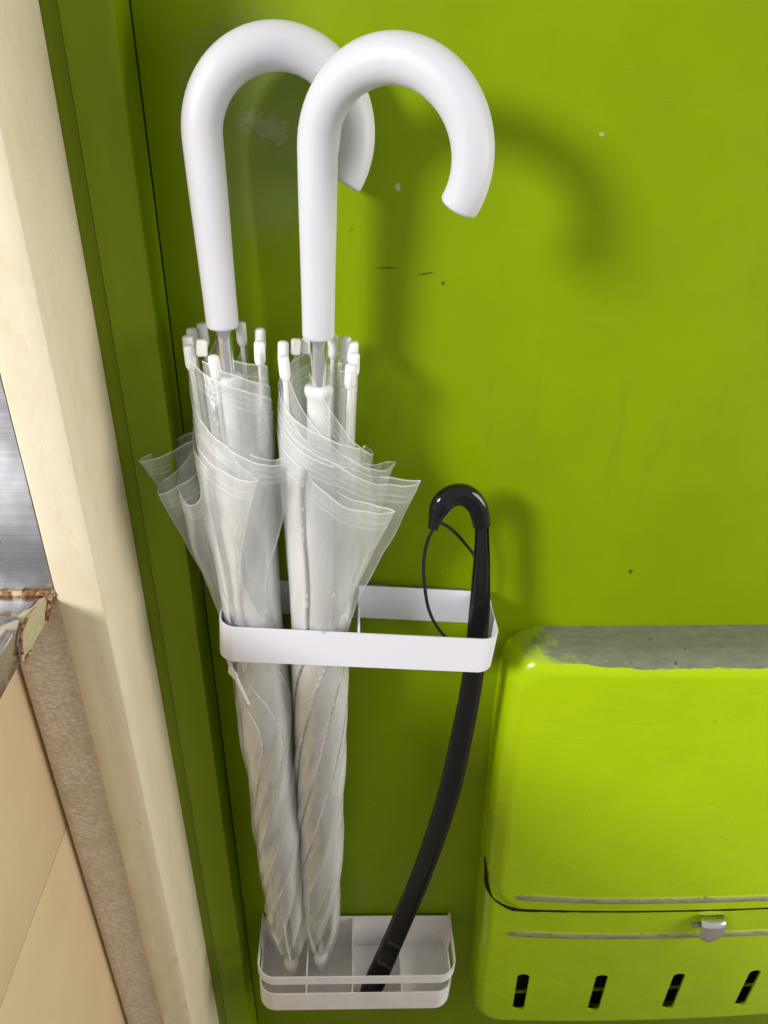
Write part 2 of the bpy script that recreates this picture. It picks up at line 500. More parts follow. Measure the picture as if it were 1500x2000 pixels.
def tube(path, radii, seg=20, cap=0.5, closed=False):
    """round tube along a path of Vectors; cap = rounding of the ends as a share of the radius"""
    path = [Vector(p) for p in path]
    n = len(path)
    if not isinstance(radii, (list, tuple)):
        radii = [radii] * n
    T = []
    for i in range(n):
        if closed:
            a, b = path[(i - 1) % n], path[(i + 1) % n]
        else:
            a, b = path[max(i - 1, 0)], path[min(i + 1, n - 1)]
        T.append((b - a).normalized())
    ref = Vector((0, 0, 1)) if abs(T[0].z) < 0.9 else Vector((1, 0, 0))
    N = (ref - T[0] * ref.dot(T[0])).normalized()
    verts, faces, rings = [], [], []
    def ring(c, nn, b, r):
        s = len(verts)
        for k in range(seg):
            a = 2 * PI * k / seg
            verts.append(c + (nn * math.cos(a) + b * math.sin(a)) * r)
        rings.append(s)
    frames = []
    for i in range(n):
        N = (N - T[i] * N.dot(T[i])).normalized()
        frames.append((N.copy(), T[i].cross(N)))
    if not closed and cap > 0:
        for k in range(4):
            a = k / 4 * PI / 2
            ring(path[0] - T[0] * (radii[0] * cap * math.cos(a)), *frames[0], radii[0] * (1 - cap + cap * math.sin(a)))
    for i in range(n):
        ring(path[i], *frames[i], radii[i])
    if not closed and cap > 0:
        for k in range(3, -1, -1):
            a = k / 4 * PI / 2
            ring(path[-1] + T[-1] * (radii[-1] * cap * math.cos(a)), *frames[-1], radii[-1] * (1 - cap + cap * math.sin(a)))
    m = len(rings)
    for i in range(m if closed else m - 1):
        a, b = rings[i], rings[(i + 1) % m]
        for k in range(seg):
            k2 = (k + 1) % seg
            faces.append((a + k, a + k2, b + k2, b + k))
    if not closed:
        faces.append(tuple(reversed(range(rings[0], rings[0] + seg))))
        faces.append(tuple(range(rings[-1], rings[-1] + seg)))
    return verts, faces

def lathe(profile, seg=28):
    """profile of (r, z); closed at both ends"""
    verts, faces = [], []
    for r, z in profile:
        for k in range(seg):
            a = 2 * PI * k / seg
            verts.append((r * math.cos(a), r * math.sin(a), z))
    for i in range(len(profile) - 1):
        for k in range(seg):
            k2 = (k + 1) % seg
            faces.append((i * seg + k, i * seg + k2, (i + 1) * seg + k2, (i + 1) * seg + k))
    faces.append(tuple(reversed(range(seg))))
    faces.append(tuple(range((len(profile) - 1) * seg, len(profile) * seg)))
    return verts, faces

def smooth01(x):
    x = max(0.0, min(1.0, x))
    return x * x * (3 - 2 * x)

# ================================================================== the setting
FLOOR_Z = -0.08
o = box_obj('floor', -0.9, 1.1, -1.6, 0.06, FLOOR_Z - 0.05, FLOOR_Z, M['floor']); tag(o, kind='structure')

# door leaf, a steel sheet
o = box_obj('door', -0.1254, 0.78, 0.0, 0.04, FLOOR_Z + 0.012, 1.92, M['door'], bevel=0.0012)
tag(o, 'lime green painted steel door with scratches and specks', 'door', kind='structure')

# door frame: stepped steel profile along z
prof = [(-0.1685, 0.05), (-0.1685, -0.0325), (-0.1562, -0.0325), (-0.1560, -0.0312), (-0.1555, -0.0312), (-0.1551, -0.0352),
        (-0.1284, -0.0356), (-0.1268, -0.0350), (-0.1262, -0.0335), (-0.1262, -0.004), (-0.1258, 0.012), (-0.1258, 0.05)]
zs = [FLOOR_Z + 0.001, 1.95]
vv = [(x, y, z) for z in zs for (x, y) in prof]
np_ = len(prof)
ff = [(i, (i + 1) % np_, np_ + (i + 1) % np_, np_ + i) for i in range(np_)] + [tuple(range(np_)), tuple(range(2 * np_ - 1, np_ - 1, -1))]
bm = bmesh.new()
bv = [bm.verts.new(v) for v in vv]
for f in ff: bm.faces.new([bv[i] for i in f])
o = bm_obj('door_frame', bm, M['frame'], smooth=True, angle=35)
tag(o, 'green painted steel door frame with a groove beside the cream post', 'door frame', kind='structure')

# cream wooden post with knocked, uneven edges
def post():
    nz = 150
    z0, z1 = FLOOR_Z + 0.001, 1.75
    verts, faces = [], []
    px0, px1, py0, py1 = -0.1958, -0.1655, -0.1150, -0.0330
    b = 0.0013
    base = [(px0, py1), (px0, py0 + b), (px0 + b * 0.4, py0 + b * 0.4), (px0 + b, py0), (px0 + 0.010, py0), (px1 - 0.010, py0), (px1 - b, py0),
            (px1 - b * 0.4, py0 + b * 0.4), (px1, py0 + b), (px1, py0 + 0.02), (px1, -0.055), (px1, py1)]
    nb = len(base)
    for i in range(nz + 1):
        z = z0 + (z1 - z0) * i / nz
        for j, (x, y) in enumerate(base):
            if 1 <= j <= 8:
                k = 0.00045 * noise.noise(Vector((z * 9, 0.2 * (j // 5), 3.1))) + 0.00022 * noise.noise(Vector((z * 60, j * 0.3, 1.0)))
                chip = max(0.0, noise.noise(Vector((z * 34, 5.0 + (j // 5) * 9, 0))) - 0.42) * 0.006 if j in (2, 7) else 0.0
                s = -1 if j < 5 else 1
                x += k * s - chip * s
                y += chip
            verts.append((x, y, z))
    for i in range(nz):
        for j in range(nb):
            j2 = (j + 1) % nb
            faces.append((i * nb + j, i * nb + j2, (i + 1) * nb + j2, (i + 1) * nb + j))
    faces.append(tuple(range(nb))); faces.append(tuple(reversed(range(nz * nb, nz * nb + nb))))
    bm = bmesh.new()
    bv = [bm.verts.new(v) for v in verts]
    for f in faces: bm.faces.new([bv[i] for i in f])
    return bm_obj('wooden_post', bm, M['post'], smooth=True, angle=40)
tag(post(), 'cream painted wooden post standing beside the green door frame', 'post', kind='structure')

# wall behind post, papered below the splashback
wp = [(-0.1962, 0.05), (-0.1962, -0.1110), (-0.2270, -0.1110)] + [(-0.2270 - 0.013 * math.sin(a), -0.1110 + 0.013 * (1 - math.cos(a))) for a in [PI / 2 * k / 10 for k in range(1, 11)]] + [(-0.2400, 0.05)]
bm = bmesh.new()
lo = [bm.verts.new((x, y, FLOOR_Z + 0.001)) for x, y in wp]; hi = [bm.verts.new((x, y, 0.8400)) for x, y in wp]
bm.faces.new(lo); bm.faces.new(hi)
for k in range(len(wp)):
    j = (k + 1) % len(wp)
    bm.faces.new((lo[k], lo[j], hi[j], hi[k]))
add_box(bm, -0.70, -0.1963, -0.1110, 0.049, 0.8402, 1.75)
o = bm_obj('wall', bm, M['paper'], smooth=True, angle=30)
tag(o, 'taupe wall with woven texture wallpaper between cream post and cabinet', 'wall', kind='structure')

# ------------------------------------------------------------------ kitchen side: splashback and counter
sb = empty('splashback', (-0.45, -0.111, 0.84))
tag(sb, 'brushed stainless steel splashback sheet left of the cream post', 'splashback')
def local(o, root):
    o.parent = root
    o.location = -Vector(root.location)
    return o
o = box_obj('sheet', -0.70, -0.1966, -0.1135, -0.1112, 0.8405, 1.70, M['steel']); local(o, sb)
pts = []
for i in range(90):
    x = -0.70 + 0.503 * i / 89
    pts.append((x, -0.1150 + 0.0006 * noise.noise(Vector((x * 90, 0, 0))), 0.8392 + 0.0010 * noise.noise(Vector((x * 120, 4, 0)))))
rad = [0.0022 + 0.0011 * noise.noise(Vector((p[0] * 210, 9, 2))) for p in pts]
o = mesh_obj('sealant_bead', *tube(pts, rad, 10), M['bead']); local(o, sb)

kc = empty('kitchen_counter', (-0.45, -0.30, FLOOR_Z))
tag(kc, 'stainless counter end with rusty corner above a tan cabinet side', 'counter')
# worktop: back low, lip rising to the front, right end open
def counter_top():
    prof = [(-0.1118, 0.8375), (-0.130, 0.8395), (-0.146, 0.8455), (-0.158, 0.8540), (-0.170, 0.8580), (-0.40, 0.8590), (-0.60, 0.8590),
            (-0.60, 0.8275), (-0.1118, 0.8275)]
    xs = [-0.70, -0.2150, -0.2075, -0.2035, -0.2015]
    drop = [0, 0, 0.0008, 0.0030, 0.0075]
    verts, faces = [], []
    n = len(prof)
    for x, d in zip(xs, drop):
        for k, (y, z) in enumerate(prof):
            verts.append((x, y, z - d * (1 if k < 7 else 0) * min(1.0, (z - 0.8275) / 0.03)))
    for i in range(len(xs) - 1):
        for k in range(n):
            k2 = (k + 1) % n
            faces.append((i * n + k, i * n + k2, (i + 1) * n + k2, (i + 1) * n + k))
    faces.append(tuple(range(n))); faces.append(tuple(range((len(xs) - 1) * n, len(xs) * n)))
    bm = bmesh.new()
    bv = [bm.verts.new(v) for v in verts]
    for f in faces: bm.faces.new([bv[i] for i in f])
    return bm_obj('worktop', bm, M['steel_rust'], smooth=True, angle=40)
local(counter_top(), kc)
# stained filler wedge at the end of the worktop, back corner
bm = bmesh.new()
out = [(-0.1122, 0.8265), (-0.1122, 0.8360), (-0.1300, 0.8398), (-0.1480, 0.8475), (-0.1590, 0.8440), (-0.1640, 0.8350), (-0.1655, 0.8270), (-0.1560, 0.8252), (-0.1350, 0.8250)]
a = [bm.verts.new((-0.2065, y, z)) for y, z in out]
b = [bm.verts.new((-0.2003, y + 0.0006, z)) for y, z in out]
bm.faces.new(a); bm.faces.new(b)
for i in range(len(out)):
    j = (i + 1) % len(out)
    bm.faces.new((a[i], a[j], b[j], b[i]))
bmesh.ops.bevel(bm, geom=bm.edges[:], offset=0.0009, segments=2, affect='EDGES')
local(bm_obj('end_filler', bm, M['filler'], smooth=True, angle=50), kc)
# rusty rim round the filler
rim = [(-0.2000, -0.1500, 0.8462), (-0.2000, -0.1605, 0.8440), (-0.2000, -0.1652, 0.8350), (-0.2000, -0.1668, 0.8268), (-0.2000, -0.1560, 0.8248)]
local(mesh_obj('rust_rim', *tube(catmull(rim, 6), 0.0011, 8), M['bead']), kc)
lump = [(-0.1995, -0.1140, 0.8375), (-0.1990, -0.1180, 0.8345), (-0.1992, -0.1225, 0.8305), (-0.2000, -0.1265, 0.8270)]
lp = catmull(lump, 6)
local(mesh_obj('rust_lump', *tube(lp, [0.0020 + 0.0010 * noise.noise(Vector((i * 0.9, 2, 2))) for i in range(len(lp))], 8), M['bead']), kc)
# steel apron of the worktop end
o = box_obj('apron', -0.2060, -0.2008, -0.60, -0.1675, 0.8276, 0.8495, M['steel_rust'], bevel=0.0008); local(o, kc)
# cabinet side, two tan boards with an open joint
o = box_obj('side_panel', -0.70, -0.2392, -0.60, -0.0800, 0.5868, 0.8262, M['tan'], bevel=0.0008); local(o, kc)
o = box_obj('side_panel', -0.70, -0.2390, -0.60, -0.0802, FLOOR_Z + 0.002, 0.5856, M['tan'], bevel=0.0008); local(o, kc)

# ================================================================== letter box on the door
XL, XR = 0.1385, 0.6200
def box_depth(x, z):
    xc, hw = (XL + XR) / 2, (XR - XL) / 2
    bow = 0.0085 * (1 - min(1.0, abs((x - xc) / hw)) ** 2.2)
    return 0.0400 + 0.006 * max(0.0, min(1.0, (0.70 - z) / 0.4)) + bow
def taper(x, z):
    return x + 0.014 * max(0.0, min(1.0, (0.60 - z) / 0.48)) * (XR - x) / (XR - XL)

def rrect(x0, x1, z0, z1, rt, rb, n=9):
    pts = []
    for (cx, cz, r, a0) in ((x1 - rt, z1 - rt, rt, 0), (x0 + rt, z1 - rt, rt, PI / 2), (x0 + rb, z0 + rb, rb, PI), (x1 - rb, z0 + rb, rb, 1.5 * PI)):
        for k in range(n + 1):
            a = a0 + PI / 2 * k / n
            pts.append((cx + r * math.cos(a), cz + r * math.sin(a)))
    # equal number of points on the straight runs
    out = []
    m = len(pts)
    for i in range(m):
        out.append(pts[i])
        if i % (n + 1) == n:
            a, b = pts[i], pts[(i + 1) % m]
            for k in range(1, 14):
                out.append((a[0] + (b[0] - a[0]) * k / 14, a[1] + (b[1] - a[1]) * k / 14))
    return out

def pressed_shell(name, z0, z1, x0, x1, rt, rb, loops, dscale, bottom_k, holes, mat, parent, inner):
    """steel pressing: rounded-rectangle loops from the door to a bowed front, front filled with a triangulated sheet"""
    verts, faces = [], []
    prev = None
    def add(x, z, frac):
        xx = taper(x, z)
        verts.append((xx, -frac * (box_depth(xx, z) + dscale), z))
        return len(verts) - 1
    last = None
    for (e, frac) in loops:
        lp = rrect(x0 + e, x1 - e, z0 + e * bottom_k, z1 - e, max(rt - e * 0.6, 0.006), max(rb - e * 0.6, 0.006))
        idx = [add(x, z, frac) for x, z in lp]
        if prev:
            n = len(idx)
            for k in range(n):
                faces.append((prev[k], prev[(k + 1) % n], idx[(k + 1) % n], idx[k]))
        prev, last = idx, lp
    # front sheet
    cv = [Vector((x, z)) for x, z in last]
    ce = [(k, (k + 1) % len(last)) for k in range(len(last))]
    hole_ids = []
    for h in holes:
        s = len(cv)
        cv += [Vector(p) for p in h]
        ce += [(s + k, s + (k + 1) % len(h)) for k in range(len(h))]
        hole_ids.append((s, len(h)))
    xa, xb = min(p[0] for p in last), max(p[0] for p in last)
    za, zb = min(p[1] for p in last), max(p[1] for p in last)
    def inside(p, poly):
        c = False
        j = len(poly) - 1
        for i in range(len(poly)):
            a, b = poly[i], poly[j]
            if (a[1] > p[1]) != (b[1] > p[1]) and p[0] < (b[0] - a[0]) * (p[1] - a[1]) / (b[1] - a[1]) + a[0]:
                c = not c
            j = i
        return c
    for i in range(1, 34):
        for j in range(1, 16):
            q = (xa + (xb - xa) * i / 34, za + (zb - za) * j / 16)
            if inside(q, last) and not any(inside(q, h) for h in holes):
                cv.append(Vector(q))
    rv, re_, rf, *_ = delaunay_2d_cdt(cv, ce, [], 0, 1e-6)
    base = len(verts)
    for p in rv:
        add(p.x, p.y, 1.0)
    hv = {}
    for f in rf:
        c = [sum(rv[i].x for i in f) / len(f), sum(rv[i].y for i in f) / len(f)]
        if inside(c, last) and not any(inside(c, h) for h in holes):
            faces.append(tuple(base + i for i in f))
    # turned-in edges of the holes
    for h in holes:
        s = len(verts)
        for (x, z) in h:
            add(x, z, 1.0)
        for (x, z) in h:
            i = add(x, z, 1.0); verts[i] = (verts[i][0], verts[i][1] + inner, verts[i][2])
        n = len(h)
        for k in range(n):
            faces.append((s + k, s + (k + 1) % n, s + n + (k + 1) % n, s + n + k))
    bm = bmesh.new()
    bv = [bm.verts.new(v) for v in verts]
    for f in faces:
        try:
            bm.faces.new([bv[i] for i in f])
        except ValueError:
            pass
    bmesh.ops.remove_doubles(bm, verts=bm.verts[:], dist=1e-5)
    return bm_obj(name, bm, mat, parent, smooth=True, angle=48)

lb = empty('letter_box', (0, 0, 0))
tag(lb, 'lime green steel letter box with worn grey top fixed to the door', 'letter box')
R = 0.017
lid_loops = [(0.0, 0.0), (0.0, 0.30), (0.0, 0.52)] + [(R * (1 - math.cos(a)), 0.52 + 0.48 * math.sin(a)) for a in [PI / 2 * k / 7 for k in range(1, 8)]] + [(R + 0.003, 1.0), (R + 0.012, 1.0)]
pressed_shell('lid', 0.3600, 0.7125, XL, XR, 0.034, 0.046, lid_loops, 0.004, 0.16, [], M['box_lid'], lb, 0.001)
def slot(x, z0, z1, w):
    r = w / 2
    pts = []
    for k in range(9):
        a = PI * k / 8
        pts.append((x + r * math.cos(a), z1 - r * 0.75 + r * 0.75 * math.sin(a)))
    for k in range(9):
        a = PI + PI * k / 8
        pts.append((x + r * math.cos(a), z0 + r * 0.75 + r * 0.75 * math.sin(a)))
    return pts
slots = [slot(0.1945 + 0.0950 * k, 0.1460, 0.2270, 0.0148) for k in range(5)]
Rb = 0.010
body_loops = [(0.0, 0.0), (0.0, 0.4), (0.0, 0.75)] + [(Rb * (1 - math.cos(a)), 0.75 + 0.25 * math.sin(a)) for a in [PI / 2 * k / 6 for k in range(1, 7)]] + [(Rb + 0.003, 1.0), (Rb + 0.010, 1.0)]
pressed_shell('body', 0.1120, 0.6000, XL + 0.0012, XR - 0.002, 0.02, 0.036, body_loops, 0.000, 1.0, slots, M['box_body'], lb, 0.0025)

def ridge(zc, x0, x1, dz_end, dsc, h):
    """long embossed ridge that follows the bowed front"""
    n, m = 60, 8
    verts, faces = [], []
    for i in range(n + 1):
        t = i / n
        x = x0 + (x1 - x0) * t
        k = min(1.0, (t * (x1 - x0) / 0.014), ((1 - t) * (x1 - x0) / 0.014))
        k = math.sqrt(max(0.0, 1 - (1 - k) ** 2))
        zz = zc + dz_end * (1 - smooth01((x - x0) / 0.10))
        for j in range(m + 1):
            a = PI * j / m
            dz = -math.cos(a) * 0.0056 * k
            verts.append((x, -(box_depth(x, zz + dz) + dsc) + 0.0004 - math.sin(a) * h * k, zz + dz))
    for i in range(n):
        for j in range(m):
            a = i * (m + 1) + j
            faces.append((a, a + 1, a + m + 2, a + m + 1))
    return mesh_obj('ridge', verts, faces, M['ridge'], lb)
ridge(0.3805, 0.1740, 0.600, 0.003, 0.004, 0.0026)
ridge(0.3085, 0.1735, 0.600, 0.002, 0.000, 0.0026)

# dark strip standing in for the shadow gap between lid and body
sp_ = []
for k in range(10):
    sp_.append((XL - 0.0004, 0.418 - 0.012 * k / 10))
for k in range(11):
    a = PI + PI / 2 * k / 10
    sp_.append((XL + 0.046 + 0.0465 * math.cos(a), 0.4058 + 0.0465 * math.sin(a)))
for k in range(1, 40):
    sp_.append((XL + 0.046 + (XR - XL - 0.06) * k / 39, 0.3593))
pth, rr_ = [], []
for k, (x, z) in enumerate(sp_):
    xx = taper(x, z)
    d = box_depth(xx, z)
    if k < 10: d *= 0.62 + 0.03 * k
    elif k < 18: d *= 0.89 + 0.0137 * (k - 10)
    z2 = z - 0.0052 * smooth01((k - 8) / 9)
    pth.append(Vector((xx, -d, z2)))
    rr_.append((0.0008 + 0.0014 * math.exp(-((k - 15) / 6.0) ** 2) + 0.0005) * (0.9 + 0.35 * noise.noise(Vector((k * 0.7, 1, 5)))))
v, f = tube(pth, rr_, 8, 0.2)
mesh_obj('gap_shade_strip', v, f, M['gap'], lb)

# latch: bent nickel tab over the ridge, with a pin
def latch():
    cx, cz = 0.3965, 0.3330
    y0 = -(box_depth(cx, cz))
    verts, faces = [], []
    nu, nv = 16, 18
    for layer, (off, drop, sc) in enumerate(((0.0, 0.0, 1.0), (0.0016, 0.0, 1.0))):
        for j in range(nv + 1):
            v = j / nv
            # profile: out from the box, round, then down
            if v < 0.30:
                y = y0 - 0.0132 * (v / 0.30); z = cz + 0.0150
                z += -0.002 * (v / 0.3) ** 2
            else:
                q = (v - 0.30) / 0.70
                y = y0 - 0.0132 - 0.0036 * math.sin(PI * q * 0.9); z = cz + 0.0130 - 0.0300 * q
            q2 = max(0.0, (v - 0.56) / 0.44)
            wdt = 0.0132 * math.sqrt(max(0.0, 1 - q2 ** 2.6 * 0.97))
            for i in range(nu + 1):
                u = -1 + 2 * i / nu
                verts.append((cx + wdt * u, y + off + 0.0026 * u * u * (1 if v > 0.3 else v / 0.3), z - (off if v < 0.3 else 0)))
    N = (nu + 1) * (nv + 1)
    for L in (0, 1):
        for j in range(nv):
            for i in range(nu):
                a = L * N + j * (nu + 1) + i
                q = (a, a + 1, a + nu + 2, a + nu + 1)
                faces.append(q if L == 0 else tuple(reversed(q)))
    edge = [i for i in range(nu + 1)] + [j * (nu + 1) + nu for j in range(1, nv + 1)] + [nv * (nu + 1) + i for i in range(nu - 1, -1, -1)] + [j * (nu + 1) for j in range(nv - 1, 0, -1)]
    for k in range(len(edge)):
        a, b = edge[k], edge[(k + 1) % len(edge)]
        faces.append((a, b, b + N, a + N))
    lt = mesh_obj('latch', verts, faces, M['nickel'], lb)
    lt.data.set_sharp_from_angle(angle=math.radians(50))
    v, f = tube([(cx - 0.0195, y0 - 0.0058, cz + 0.004), (cx + 0.012, y0 - 0.0058, cz + 0.004)], 0.0024, 14, 0.4)
    mesh_obj('pin', v, f, M['zinc'], lt)
latch()
box_obj('slot_shade_sheet', XL + 0.026, XR - 0.02, -0.0345, -0.0330, 0.124, 0.30, M['gap'], lb)  # black sheet added behind the slots in place of the shade inside
# ledge inside the box that shows through the slots
box_obj('inner_ledge', XL + 0.022, XR - 0.02, -0.0372, -0.0350, 0.1585, 0.1620, M['box_body'], lb)

# ================================================================== umbrella rack (upper band) and tray
def band_ring(x0, x1, y_front, y_back, r, z0, z1, th, n=10):
    """U-shaped band: back-left, front with rounded corners, back-right; returns bmesh"""
    def path(off):
        p = [(x0 + off, y_back)]
        cxl, cxr, cy, rr = x0 + r, x1 - r, y_front + r, r - off
        for k in range(n + 1):
            a = PI + PI / 2 * k / n
            p.append((cxl + rr * math.cos(a), cy + rr * math.sin(a)))
        for k in range(n + 1):
            a = 1.5 * PI + PI / 2 * k / n
            p.append((cxr + rr * math.cos(a), cy + rr * math.sin(a)))
        p.append((x1 - off, y_back))
        return p
    A, B = path(0), path(th)
    bm = bmesh.new()
    rows = []
    for P, z in ((A, z0), (A, z1), (B, z1), (B, z0)):
        rows.append([bm.verts.new((x, y, z)) for x, y in P])
    m = len(A)
    for q in range(4):
        a, b = rows[q], rows[(q + 1) % 4]
        for k in range(m - 1):
            bm.faces.new((a[k], a[k + 1], b[k + 1], b[k]))
    bm.faces.new([rows[q][0] for q in range(4)])
    bm.faces.new([rows[q][-1] for q in range(4)])
    eds = [e for e in bm.edges if len(e.link_faces) == 2 and e.calc_face_angle(0) > 1.2]
    bmesh.ops.bevel(bm, geom=eds, offset=0.00035, segments=2, affect='EDGES')
    return bm

rack = empty('umbrella_rack', (0.0070, 0.0, 0.747))
tag(rack, 'white flat steel band rack holding the umbrellas at mid height', 'umbrella rack')
W2 = 0.1108
bm_obj('front_band', band_ring(-W2, W2, -0.0700, -0.0062, 0.0145, -0.0172, 0.0172, 0.0013), M['white'], rack, True, 40)
box_obj('back_plate', -W2 + 0.0014, W2 - 0.0014, -0.0078, -0.0064, -0.0172, 0.0172, M['white'], rack, bevel=0.0004)
box_obj('divider', -0.0018, -0.0006, -0.0686, -0.0079, -0.0168, 0.0168, M['white'], rack, bevel=0.0003)
for sx in (-0.07, 0.0, 0.07):
    box_obj('magnet', sx - 0.022, sx + 0.022, -0.0063, -0.0004, -0.0150, 0.0150, M['magnet'], rack, bevel=0.0006)
rack.rotation_euler = (0, math.radians(4.1), 0)

tray = empty('drip_tray', (0.0055, 0.0, 0.2135))
tag(tray, 'white plastic drip tray with four compartments under the umbrella tips', 'tray')
T2 = 0.1095
# basin: floor with a low wall
def basin():
    bm = band_ring(-T2, T2, -0.0765, -0.0045, 0.0190, 0.0, 0.0335, 0.0016)
    n = 10
    r, x0, x1, yf, yb = 0.0180, -T2 + 0.001, T2 - 0.001, -0.0755, -0.0045
    pts = [(x0, yb)] + [(x0 + r + r * math.cos(PI + PI / 2 * k / n), yf + r + r * math.sin(PI + PI / 2 * k / n)) for k in range(n + 1)] + \
          [(x1 - r + r * math.cos(1.5 * PI + PI / 2 * k / n), yf + r + r * math.sin(1.5 * PI + PI / 2 * k / n)) for k in range(n + 1)] + [(x1, yb)]
    lo = [bm.verts.new((x, y, -0.0006)) for x, y in pts]
    hi = [bm.verts.new((x, y, 0.0016)) for x, y in pts]
    bm.faces.new(lo); bm.faces.new(hi)
    for k in range(len(pts)):
        j = (k + 1) % len(pts)
        bm.faces.new((lo[k], lo[j], hi[j], hi[k]))
    return bm
bm_obj('basin', basin(), M['tray'], tray, True, 40)
bm_obj('rim', band_ring(-T2 - 0.0012, T2 + 0.0012, -0.0775, -0.0045, 0.0200, 0.0562, 0.0696, 0.0016), M['tray'], tray, True, 40)
box_obj('back_plate', -T2, T2, -0.0044, -0.0026, -0.0006, 0.0610, M['tray'], tray, bevel=0.0005)
for sx in (-1, 1):
    box_obj('side_post', sx * (T2 + 0.0002) - 0.0008, sx * (T2 + 0.0002) + 0.0008, -0.0240, -0.0046, 0.0016, 0.0690, M['tray'], tray, bevel=0.0003)
def divider(x, back_h):
    bm = bmesh.new()
    th = 0.0007
    pr = [(-0.0748, 0.0017), (-0.0748, 0.0560), (-0.0730, 0.0575), (-0.0046, back_h), (-0.0046, 0.0017)]
    if back_h < 0.05:
        pr = [(-0.0748, 0.0017), (-0.0748, 0.0330), (-0.0046, back_h), (-0.0046, 0.0017)]
    a = [bm.verts.new((x - th, y, z)) for y, z in pr]
    b = [bm.verts.new((x + th, y, z)) for y, z in pr]
    bm.faces.new(a); bm.faces.new(b)
    for k in range(len(pr)):
        j = (k + 1) % len(pr)
        bm.faces.new((a[k], a[j], b[j], b[k]))
    bm_obj('divider', bm, M['tray'], tray)
divider(-0.0560, 0.0575)
divider(-0.0045, 0.0590)
divider(0.0515, 0.0335)
box_obj('magnet', -0.07, 0.07, -0.0026, -0.0004, 0.008, 0.052, M['magnet'], tray)
tray.rotation_euler = (0, math.radians(1.7), 0)

